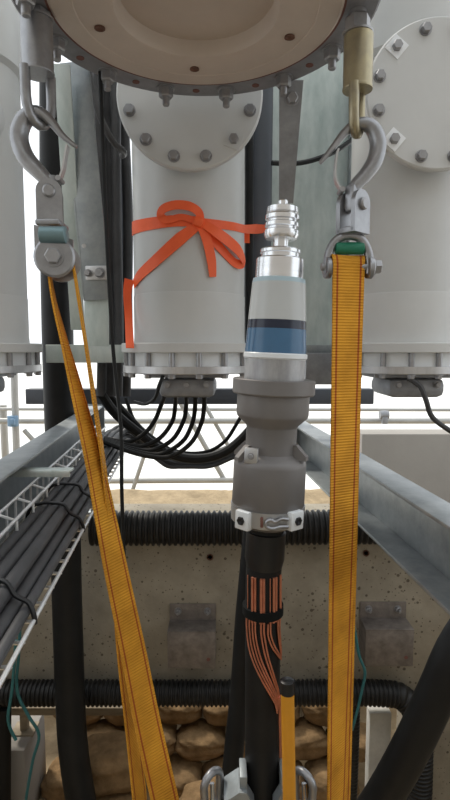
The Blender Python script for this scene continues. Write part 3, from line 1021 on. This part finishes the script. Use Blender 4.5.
# ------------------------------------------------------------------ background: block wall and scaffold
b0 = P(362, 434, 4.7)
bw = MB().box((b0.x + 1.4, 4.85, (b0.z + 0.9) / 2), (2.8, 0.3, b0.z - 0.9), ch=0.01)
for v in bw.v:
    v.z += 0.9 - 0.0
    v.z -= 0.9 - (0.9 + (b0.z - 0.9) / 2 - (b0.z + 0.9) / 2) - 0.0
bw.v = [V((v.x, v.y, v.z)) for v in bw.v]
centred(bw, 'concrete_block', M['concrete_block'], 'smooth grey concrete wall block beyond the right channel', 'concrete block')


def scaf(x0, y0, x1, y1, Y, r, label):
    return col(x0, y0, x1, y1, Y, r, 'scaffold_tube', M['scaf'], label, 'scaffold tube', 12, 'scaffold tubes behind the switchgear')


scaf(-30, 421, 480, 421, 6.2, 0.034, 'thick level scaffold tube just above the concrete block')
scaf(-30, 409, 480, 410, 6.4, 0.020, 'slim level scaffold tube under the dark rail')
scaf(105, 481, 260, 480, 6.1, 0.032, 'level scaffold tube low over the sand')
scaf(180, 402, 225, 481, 6.15, 0.030, 'scaffold brace leaning from the dark rail toward the connector')
scaf(203, 402, 240, 466, 6.3, 0.026, 'second scaffold brace, closer to the connector')
scaf(156, 420, 132, 492, 6.0, 0.024, 'scaffold brace leaning toward the wire tray')
scaf(12, 300, 17, 470, 6.05, 0.040, 'upright scaffold tube under the cylinder beyond the post')
scaf(3, 405, 6, 470, 6.5, 0.045, 'short upright scaffold tube beside the blue coupler')
scaf(24, 430, 60, 470, 6.2, 0.028, 'scaffold brace rising from the left channel')
c = P(13, 421, 6.0)
mb = MB().lathe([(0.055, -0.06), (0.060, -0.05), (0.060, 0.05), (0.055, 0.06)], c, (0, 0, 1), 14)
mb.box(c + V((0.02, -0.06, 0)), (0.05, 0.05, 0.07), ch=0.01)
centred(mb, 'tube_coupler', M['bluec'], 'blue coupler on the upright scaffold tube', 'coupler')
c = P(384, 415, 6.1)
mb = MB().lathe([(0.05, -0.05), (0.055, 0.0), (0.05, 0.05)], c, (1, 0, 0), 12)
mb.box(c + V((0, -0.03, -0.06)), (0.07, 0.06, 0.08), ch=0.012)
centred(mb, 'tube_coupler', M['zinc_dark'], 'grey coupler clamped on the thick level tube above the block', 'coupler')

# ------------------------------------------------------------------ lifting gear
def lifting_eye(px, yt, yb, ye, half, m, label, mb_m, turn):
    Y = 1.6
    k = mpp(60, Y)
    root = thing('lifting_eye', P(px, ye, Y), label, 'lifting eye')
    p1 = P(px, yb, Y)
    p0 = P(px, yt, Y)
    h = FZ + 0.006 - p0.z
    MB().lathe([(half * k, 0), (half * k, (p0 - p1).length), (half * k * .92, (p0 - p1).length + .003)], p1, (0, 0, 1), 28).build('sleeve', m, root)
    MB().lathe([(half * k * 1.02, 0), (half * k * 1.04, .004), (half * k * 1.02, .009)], p1 - V((0, 0, .004)), (0, 0, 1), 28).build('collar', m, root)
    MB().lathe([(0.024, 0), (0.024, h + .12)], p0, (0, 0, 1), 16).build('threaded_rod', mb_m, root)
    hexbolt(MB(), p0 + V((0, 0, .001)), (0, 0, 1), 0.062, min(0.045, h - 0.007)).build('nut', mb_m, root)
    hexbolt(MB(), V((p0.x, p0.y, FZ + 0.0605)), (0, 0, 1), 0.056, 0.04, False).build('nut', mb_m, root)
    # bail
    w = half * k * (0.97 if turn < 1.0 else 0.86)
    e = P(px, ye, Y)
    H = p1.z - e.z
    d = V((math.cos(turn), math.sin(turn), 0))
    pts = [p1 + d * w + V((0, 0, .004)), p1 + d * w - V((0, 0, H * .45))]
    for i in range(1, 8):
        a_ = math.pi * i / 8
        pts.append(p1 + d * (w * math.cos(a_)) - V((0, 0, H * .45 + (H * .55 - .017) * math.sin(a_))))
    pts += [p1 - d * w - V((0, 0, H * .45)), p1 - d * w + V((0, 0, .004))]
    MB().tube(pts, 0.0145, 14).build('bail', m, root)
    return root


lifting_eye(38, 21, 73, 131.5, 15.5, M['steel'], 'bare steel lifting eye above the left sling hook', M['bolt'], R(55))
lifting_eye(357.5, 36, 89, 140, 14.5, M['gold'], 'brass-coloured lifting eye above the right sling hook', M['bolt'], R(62))


def hook(path, Y, label, latch, fork_c, fork_w, fork_h, pin, turn):
    """forged sling hook: path of (px, py, radius px)"""
    k = mpp(150, Y)
    root = thing('sling_hook', P(fork_c[0], fork_c[1] + fork_h / 2, Y), label, 'hook', 'sling hooks')
    pts = smooth_path([P(a_, b_, Y) for a_, b_, _ in path], 5)
    rad = lerp_list([c_ * k for _, _, c_ in path], 5)
    MB().tube(pts, rad, 16, flat=0.85, ref=(0, 1, 0)).build('hook_body', M['steel'], root)
    # latch
    l = smooth_path([P(a_, b_, Y) for a_, b_ in latch], 4)
    MB().ribbon(l, V((0, 1, 0)), 0.026, 0.005).build('latch', M['alu_matt'], root)
    MB().lathe([(0.008, -0.022), (0.008, 0.022)], l[0], (0, 1, 0), 12).build('latch_pin', M['bolt'], root)
    # fork: two cheeks joined at the bottom
    c = P(fork_c[0], fork_c[1], Y)
    w, h = fork_w * k, fork_h * k
    dx = V((math.cos(turn), math.sin(turn), 0))
    nz = V((-math.sin(turn), math.cos(turn), 0))
    out = [(-w / 2, -h / 2), (w / 2, -h / 2)] + [(w / 2 * math.cos(R(a_)), h / 2 - w / 2 + w / 2 * math.sin(R(a_))) for a_ in range(0, 181, 15)]
    for s in (-1, 1):
        MB().prism(out, c + nz * (s * 0.026), dx, (0, 0, 1), 0.014).build('cheek', M['steel'], root)
    MB().box(c - V((0, 0, h / 2 - 0.008)), (w, 0.062, 0.018), frame((0, 0, 1), dx), ch=0.004).build('fork_base', M['steel'], root)
    MB().box(c + V((0, 0, h * .32)), (w * 0.62, 0.034, h * .62), frame((0, 0, 1), dx), ch=0.008).build('shank', M['steel'], root)
    pp = P(pin[0], pin[1], Y)
    MB().lathe([(0.014, -0.044), (0.018, -0.040), (0.018, 0.040), (0.014, 0.044)], V((c.x, c.y, pp.z)), nz, 16).build('pin', M['bolt'], root)
    return root


HY = 1.6
hook([(320, 163, 2.2), (326, 156, 3.0), (335, 145, 4.0), (345, 132.5, 5.0), (357, 124, 6.5), (371, 127, 8.5), (378, 142, 9.5), (375, 160, 9.5), (366, 174, 8.5), (355, 186, 7.5), (350, 196, 6)], HY,
     'forged steel sling hook under the brass-coloured eye', [(341, 191), (335, 178), (336, 158), (338, 150)], (353, 213), 26, 42, (356, 206), R(42))
hook([(77, 147, 2.2), (70, 142, 3.0), (61, 134, 4.0), (51, 121.5, 5.5), (38, 113, 8), (25, 119, 10), (19, 136, 10.5), (25, 156, 10.5), (38, 171, 9), (48, 182, 7.5), (50, 192, 6)], HY,
     'forged steel sling hook under the bare steel eye', [(60, 180), (64, 168), (66, 155), (68, 146)], (50, 204), 25, 44, (48, 194), R(14))

# web sling couplings (shackle that holds the strap)
sr = thing('sling_shackle', P(349, 275, HY), 'steel web shackle with green sleeve and side bolt', 'shackle', 'web shackles')
k = mpp(260, HY)
pts = smooth_path([P(328, 274, HY), P(327.5, 262, HY), P(330, 250, HY), P(337, 239.5, HY), P(349, 235.5, HY), P(360, 238.5, HY), P(367, 249, HY), P(369.5, 262, HY), P(369, 274, HY)], 4)
MB().tube(pts, 0.013, 12).build('bail', M['steel'], sr)
for px in (327.5, 369.5):
    MB().lathe([(0.030, -0.008), (0.032, -0.005), (0.032, 0.005), (0.030, 0.008)], P(px, 268, HY), (1, 0.1, 0), 20).build('ear', M['steel'], sr)
pa, pb = P(321, 267, HY), P(377, 267, HY)
MB().tube([pa, pb], 0.011, 14).build('pin', M['bolt'], sr)
hexbolt(MB(), P(373, 267, HY), (1, 0, 0), 0.036, 0.02).build('nut', M['bolt'], sr)
gm = MB().tube([P(335, 248.5, HY), P(336, 248.5, HY), P(363, 248.5, HY), P(364, 248.5, HY)], [0.012, 0.018, 0.018, 0.012], 18)
gm.build('sleeve', M['green'], sr)

sl_ = thing('sling_shackle', P(57, 282, HY), 'round steel web coupling with teal sleeve above the twisted sling', 'shackle', 'web shackles')
dc = P(58, 260, HY)
MB().lathe([(0.052, -0.058), (0.058, -0.054), (0.058, -0.046), (0.050, -0.042)], dc, (-.12, 1, 0), 32).build('end_disc', M['steel'], sl_)
MB().lathe([(0.050, 0.048), (0.058, 0.050), (0.058, 0.058), (0.052, 0.062)], dc, (-.12, 1, 0), 32).build('end_disc', M['steel'], sl_)
hexbolt(MB(), dc + V((.006, -0.058, 0)), (.12, -1, 0), 0.040, 0.018).build('nut', M['bolt'], sl_)
MB().lathe([(0.034, -0.05), (0.034, 0.05)], dc, (-.12, 1, 0), 24).build('roller', M['bolt'], sl_)
tp = P(52, 229, HY)
for yy in (-0.050, 0.054):
    MB().prism([(-0.034, -0.065), (0.044, -0.085), (0.046, 0.0), (-0.034, 0.02)], tp + V((0.0, yy, -0.02)), (1, 0, 0), (0, 0, 1), 0.010).build('cheek', M['steel'], sl_)
MB().box(P(52.5, 225.5, HY), (0.070, 0.10, 0.016), ch=0.005).build('bridge', M['steel'], sl_)
MB().tube([P(40, 235, HY - .055), P(41, 235, HY - .055), P(66, 235, HY - .055), P(67, 235, HY - .055)], [0.018, 0.024, 0.024, 0.018], 18).build('sleeve', M['teal_grey'], sl_)

# ------------------------------------------------------------------ slings
SW = 0.100
# right sling: loop over the pin
pc = P(347.5, 266, HY)
rad = 0.018
path = []
fb = P(336.5, 810, 1.585)
bbk = P(341, 810, 1.625)
top_f = pc + V((0, -rad, 0))
low_f, low_b = V((0.19, 1.56, 1.15)), V((0.20, 1.62, 1.15))
for i in range(10):
    path.append(low_f.lerp(fb, i / 10))
for i in range(25):
    path.append(fb.lerp(top_f, i / 24))
for i in range(1, 8):
    a_ = math.pi * i / 8
    path.append(pc + V((0, -rad * math.cos(a_), rad * 1.6 * math.sin(a_))))
top_b = pc + V((0.006, rad, 0))
for i in range(25):
    path.append(top_b.lerp(bbk, i / 24))
for i in range(1, 11):
    path.append(bbk.lerp(low_b, i / 10))
cr = []
for i in range(len(path)):
    f = min(1.0, abs(i - len(path) / 2) / (len(path) / 2 - 10))
    a_ = R(8 + 36 * f)
    cr.append(V((math.cos(a_), math.sin(a_), 0)))
o = centred(MB().ribbon(path, cr, SW, 0.005), 'yellow_sling', M['web'], 'yellow lifting sling with red edge stripes hanging straight from green sleeve', 'sling')

# left sling: twisted, edge on at the top
path, cr = [], []
Apts = [(49, 270), (54, 300), (64, 340), (78, 395), (95, 465), (114, 560), (133, 650), (148, 725), (165, 800), (174, 840), (222, 1010)]
Aang = [103, 100, 94, 81.5, 68, 51, 42, 35, 26, 24, 22]
Bpts = [(73, 262), (79, 300), (86, 345), (95, 405), (103, 460), (112, 540), (121, 640), (131, 720), (140, 800), (146, 840), (212, 1010)]
Bang = [102, 100, 100, 98, 97, 94, 83, 77, 73, 72, 70]
A_ = smooth_path([P(x, y, 1.60 - 0.0002 * (y - 270)) for x, y in Apts], 5)
B_ = smooth_path([P(x, y, 1.62 - 0.0001 * (y - 270)) for x, y in Bpts], 5)
Aa = lerp_list(Aang, 5)
Ba = lerp_list(Bang, 5)
for i in range(len(A_) - 1, -1, -1):
    path.append(A_[i])
    cr.append(V((math.cos(R(Aa[i])), math.sin(R(Aa[i])), 0)))
for i in range(1, 8):
    a_ = math.pi - math.pi * i / 8
    path.append(dc + V((0.037 * math.cos(a_), 0, 0.037 * math.sin(a_))))
    cr.append(V((0.05, 1, 0)))
for i in range(len(B_)):
    path.append(B_[i])
    cr.append(V((math.cos(R(Ba[i])), math.sin(R(Ba[i])), 0)))
centred(MB().ribbon(path, cr, 0.083, 0.005), 'yellow_sling', M['web'], 'yellow lifting sling twisting edge-on, slanting across from round coupling', 'sling')

# ------------------------------------------------------------------ the cable connector
KY = 1.6


def ax_px(y):
    return 283.0 + (267.0 - 283.0) * (y - 203) / (520 - 203)


K0 = P(ax_px(199), 199, KY)
K1 = P(ax_px(535), 535, KY)
KD = (K1 - K0).normalized()


def kp(y):
    """distance down the connector axis for the picture row y"""
    p = P(ax_px(y), y, KY)
    return (p - K0).dot(KD)


def near(y, r):
    """row of the axis point whose near side, r closer, shows at row y"""
    return 350 + (y - 350) * (1 - r / KY)


def kprof(lst):
    return [(hw * mpp(y, KY), kp(near(y, hw * mpp(y, KY)))) for (y, hw) in lst]


con = thing('cable_connector', K1, 'plug-in high-voltage cable connector with blue insulator, grey housing and copper wires', 'connector')


def kl(name, lst, m, n=56, sharp=32, parent=None):
    return MB().lathe(kprof(lst), K0, KD, n).build(name, m, parent or con, sharp)


kl('contact_pin', [(199, 4.2), (200, 5), (206, 5)], M['alu'])
kl('contact_head', [(203.5, 10), (204, 15.5), (209, 16), (210, 15), (211, 16), (212, 17), (216, 17), (217.5, 14.5), (219, 14.5), (220, 17), (223.5, 17), (225, 15), (226.5, 15), (227.5, 17.3), (232, 17.3), (236, 15.5), (237.5, 9), (238, 7.4)], M['alu'])
kl('contact_neck', [(237, 7.4), (246, 7.2)], M['alu'])
kl('top_disc', [(245.5, 12), (246, 19.5), (247, 20.3), (250, 20.3), (251, 19), (256, 19)], M['alu'])
kl('top_ring', [(254.5, 18), (255, 23), (256, 23.8), (277, 24)], M['alu'])
kl('insulator_rim', [(275.5, 23), (276, 26), (280.5, 26.8)], M['silicone_rim'])
kl('insulator_cone', [(280.5, 26.8), (300, 27.9), (319, 29.0)], M['silicone'])
kl('dark_band', [(319, 29.0), (328, 29.45)], M['navy'])
kl('blue_cone', [(328, 29.45), (340, 30.1), (353, 30.8)], M['blue'])
kl('white_ring', [(353, 30.8), (354, 31.8), (358, 31.8), (359.5, 30.5)], M['white'])
kl('base_ring', [(359, 30), (384, 30)], M['alu_dull'])
hs = kl('housing', [(381, 30), (381.2, 40), (382, 41), (396, 41), (397.5, 40), (398, 36), (418, 36), (421, 35), (429, 25.8), (431, 25.2), (457, 25.2), (460, 28), (464, 33), (468, 35.5), (472, 36), (513, 36), (516, 34)], M['cast'])
kl('sleeve', [(514, 30), (520, 33), (531, 33), (533, 22)], M['flange_steel'])
# gussets round the neck
for a_ in (28, 152, 208, 332):
    d = V((math.cos(R(a_)), -math.sin(R(a_)), 0))
    r0 = 24 * mpp(455, KY)
    cc = K0 + KD * kp(near(463, 0.08))
    MB().prism([(r0, 0), (r0 + 0.045, 0.0), (r0 + 0.045, 0.012), (r0 + 0.012, 0.045), (r0, 0.045)], cc, d, -KD, 0.022).build('gusset', M['cast'], hs)
lg = MB().box(K0 + KD * kp(near(456, 0.08)) + V((-0.062, -0.078, 0)), (0.040, 0.016, 0.046), frame(-KD, (1, -.35, 0)), ch=0.003).build('earth_lug', M['alu_matt'], con)
hexbolt(MB(), K0 + KD * kp(near(456, 0.08)) + V((-0.064, -0.086, 0)), (-.35, -1, 0), 0.014, 0.006).build('bolt', M['bolt'], lg)

# clamp collar
cm = K0 + KD * kp(near(523, 0.11))
clamp = kl('clamp_collar', [(514.5, 34), (515, 37), (531, 36), (531.5, 33)], M['alu_matt'])
rc = 36.5 * mpp(523, KY)
for a_, w in ((-42, 0.050), (40, 0.052)):
    d = V((math.sin(R(a_)), -math.cos(R(a_)), 0))
    pc_ = cm + d * (rc + 0.002)
    Mx = frame(-KD, V((math.cos(R(a_)), math.sin(R(a_)), 0)))
    MB().box(pc_, (w, 0.022, 0.056), Mx, ch=0.004).build('clamp_block', M['white'], clamp)
    MB().lathe([(0.013, 0), (0.013, .006), (0.010, .007), (0.0, .003)], pc_ + d * 0.010, d, 6).build('clamp_screw', M['black'], clamp)
pl = smooth_path([cm + V((dx, -rc - 0.010 + 0.5 * dx * dx * 8, dz)) for dx, dz in ((0.050, 0.010), (0.030, 0.014), (0.012, 0.006), (0.0, 0.012), (-0.012, 0.006), (-0.012, -0.008), (0.004, -0.014), (0.028, -0.010), (0.050, -0.012))], 4)
MB().tube(pl, 0.0055, 8).build('clamp_lever', M['steel'], clamp)
MB().box(cm + V((-0.026, -rc - 0.004, 0.003)), (0.008, 0.008, 0.03), ch=0.002).build('clamp_mark', M['gasket'], clamp)

# cable below
cb = [(267, 515), (265.4, 540), (263.8, 565), (262.8, 620), (262.5, 690), (262, 760), (262, 800), (262, 900)]
cpts = [P(x, y, KY) for x, y in cb]
cpts.append(V((cpts[-1].x - .02, KY + .05, 0.25)))
cpts.append(V((cpts[-1].x - .10, KY + .25, 0.07)))
cpts = smooth_path(cpts, 5)
cab = MB().tube(cpts, 0.0555, 32).build('cable_sheath', M['cable'], con)
MB().lathe([(0.052, -0.004), (0.0615, 0.0), (0.0615, 0.085), (0.057, 0.105), (0.056, 0.112)], P(266.2, 531, KY), (P(264.0, 566, KY) - P(266.2, 531, KY)), 32).build('heat_shrink', M['black'], cab)


def oncable(lat, y, off=0.004):
    x = 262.8 + (0.5 if y < 620 else 0)
    y = near(y, 0.055)
    c = P(x, y, KY)
    lat = max(-0.0585, min(0.0585, lat))
    r = 0.0555 + off
    return V((c.x + lat, KY - math.sqrt(max(0, r * r - lat * lat)), c.z))


# flat copper screen wires
for lat, r_ in ((-0.050, .0018), (-0.036, .0052), (-0.028, .0040), (-0.010, .0052), (-0.002, .0040), (0.017, .0018), (0.029, .0052), (0.037, .0035), (0.051, .0045)):
    pts = [oncable(lat, y, 0.0025) for y in (579, 590, 600, 612, 624)]
    MB().tube(pts, r_, 8, flat=0.9).build('copper_wire', M['copper'], cab)
MB().lathe([(0.060, 0.0), (0.0645, 0.001), (0.0645, 0.029), (0.060, 0.030)], P(262.9, near(623, 0.06), KY), (0, 0, 1), 32).build('tape_wrap', M['tape'], cab)
low = [(-0.0525, 0), (-0.044, 1), (-0.035, 2), (-0.027, 3), (-0.010, 4), (-0.001, 5), (0.012, 6), (0.020, 7), (0.044, 8), (0.050, 9)]
for lat, i in low:
    if i < 6:
        ys = (618, 630, 645, 660, 675, 690, 702, 712)
        e = [0, 0.0, 0.06, 0.22, 0.47, 0.74, 0.93, 1.0]
        tgt = 0.050 - 0.0015 * (5 - i)
        pts = [oncable(lat + (tgt - lat) * e[j], y - (0 if j < 2 else (i - 2) * 2.2), 0.0055) for j, y in enumerate(ys)]
    else:
        ys = (618, 630, 642, 652, 660)
        e = [0, 0, 0.3, 0.7, 1.0]
        pts = [oncable(lat + (0.056 - lat) * e[j], y + (9 - i) * 2, 0.005) for j, y in enumerate(ys)]
    MB().tube(smooth_path(pts, 4), 0.0029, 8).build('copper_wire', M['copper'], cab)
pts = smooth_path([oncable(0.046, 700, .006), oncable(0.054, 714, .005), P(279.5, 730, KY - .01), P(280, 760, KY), P(280, 820, KY)], 4)
MB().tube(pts, 0.008, 10).build('copper_wire', M['copper'], cab)

# ------------------------------------------------------------------ bottom cleat and shackles
cl = thing('cable_cleat', P(262, 835, KY), 'aluminium cable cleat clamped round the cable below the copper wires', 'cleat')
cc = P(262, 788, KY)
k = mpp(790, KY)
for s in (-1, 1):
    # stepped jaw: collar tab, sloping shoulder and broad foot
    ow = (38 if s < 0 else 30) * k
    MB().prism([(16.6 * k, -60 * k), (ow, -60 * k), (ow, 12 * k), (24 * k, 22 * k), (16.6 * k, 22 * k)], cc + V((0, -0.050, 0)), (s, 0, 0), (0, 0, 1), 0.10).build('cleat_jaw', M['cleat'], cl, 20)
    MB().prism([(9 * k, -60 * k), (16.7 * k, -60 * k), (16.7 * k, 22 * k), (9 * k, 8 * k)], cc + V((0, -0.077, 0)), (s, 0, 0), (0, 0, 1), 0.046).build('jaw_lip', M['cleat'], cl, 20)
    MB().box(cc + V((s * 19.5 * k, -0.045, 27 * k)), (7 * k, 0.08, 14 * k), ch=0.003).build('cleat_tab', M['cleat'], cl)
    MB().box(cc + V((s * (25 if s < 0 else 22) * k, -0.106, -30 * k)), ((22 if s < 0 else 15) * k, 0.014, 64 * k), ch=0.003).build('cleat_plate', M['cleat'], cl)
for (px, lab, Y) in ((212, 'bow shackle on the cleat beside the sandbags', 1.56), (304, 'bow shackle on the cleat beside the yellow rod', 1.56)):
    t = thing('bow_shackle', P(px, 830, Y), lab, 'shackle', 'bow shackles on the cleat')
    c = P(px, 782, Y)
    w = 9 * k
    dv = V((math.cos(R(48)), math.sin(R(48)) * (1 if px < 262 else -1), 0))
    pts = [c + dv * -w + V((0, 0, -0.10))]
    for i in range(0, 13):
        a_ = math.pi - math.pi * i / 12
        pts.append(c + dv * (w * 1.25 * math.cos(a_)) + V((0, 0, w * 1.1 * math.sin(a_))))
    pts.append(c + dv * w + V((0, 0, -0.10)))
    MB().tube(pts, 0.0125, 12).build('bow', M['steel'], t)
    MB().tube([c - dv * (w + .02) + V((0, 0, -0.085)), c + dv * (w + .02) + V((0, 0, -0.085))], 0.010, 12).build('pin', M['bolt'], t)
    MB().tube([c + V((0, 0.0, -0.004)), c + V((0.004, -0.03, -0.11))], 0.008, 10).build('link', M['alu'], t)

# yellow rod with black cap
yr = thing('yellow_rod', P(290, 840, 1.455), 'yellow glassfibre rod with black end cap beside the cable', 'rod')
y0_, y1_ = P(287.5, 692, 1.455), P(290, 840, 1.455)
MB().tube([y0_, y1_], 0.0195, 20).build('rod', M['yellow'], yr)
MB().tube([P(287.3, 680, 1.455), P(287.3, 680.8, 1.455), P(287.5, 693, 1.455)], [0.016, 0.0205, 0.0205], 20).build('end_cap', M['black'], yr)
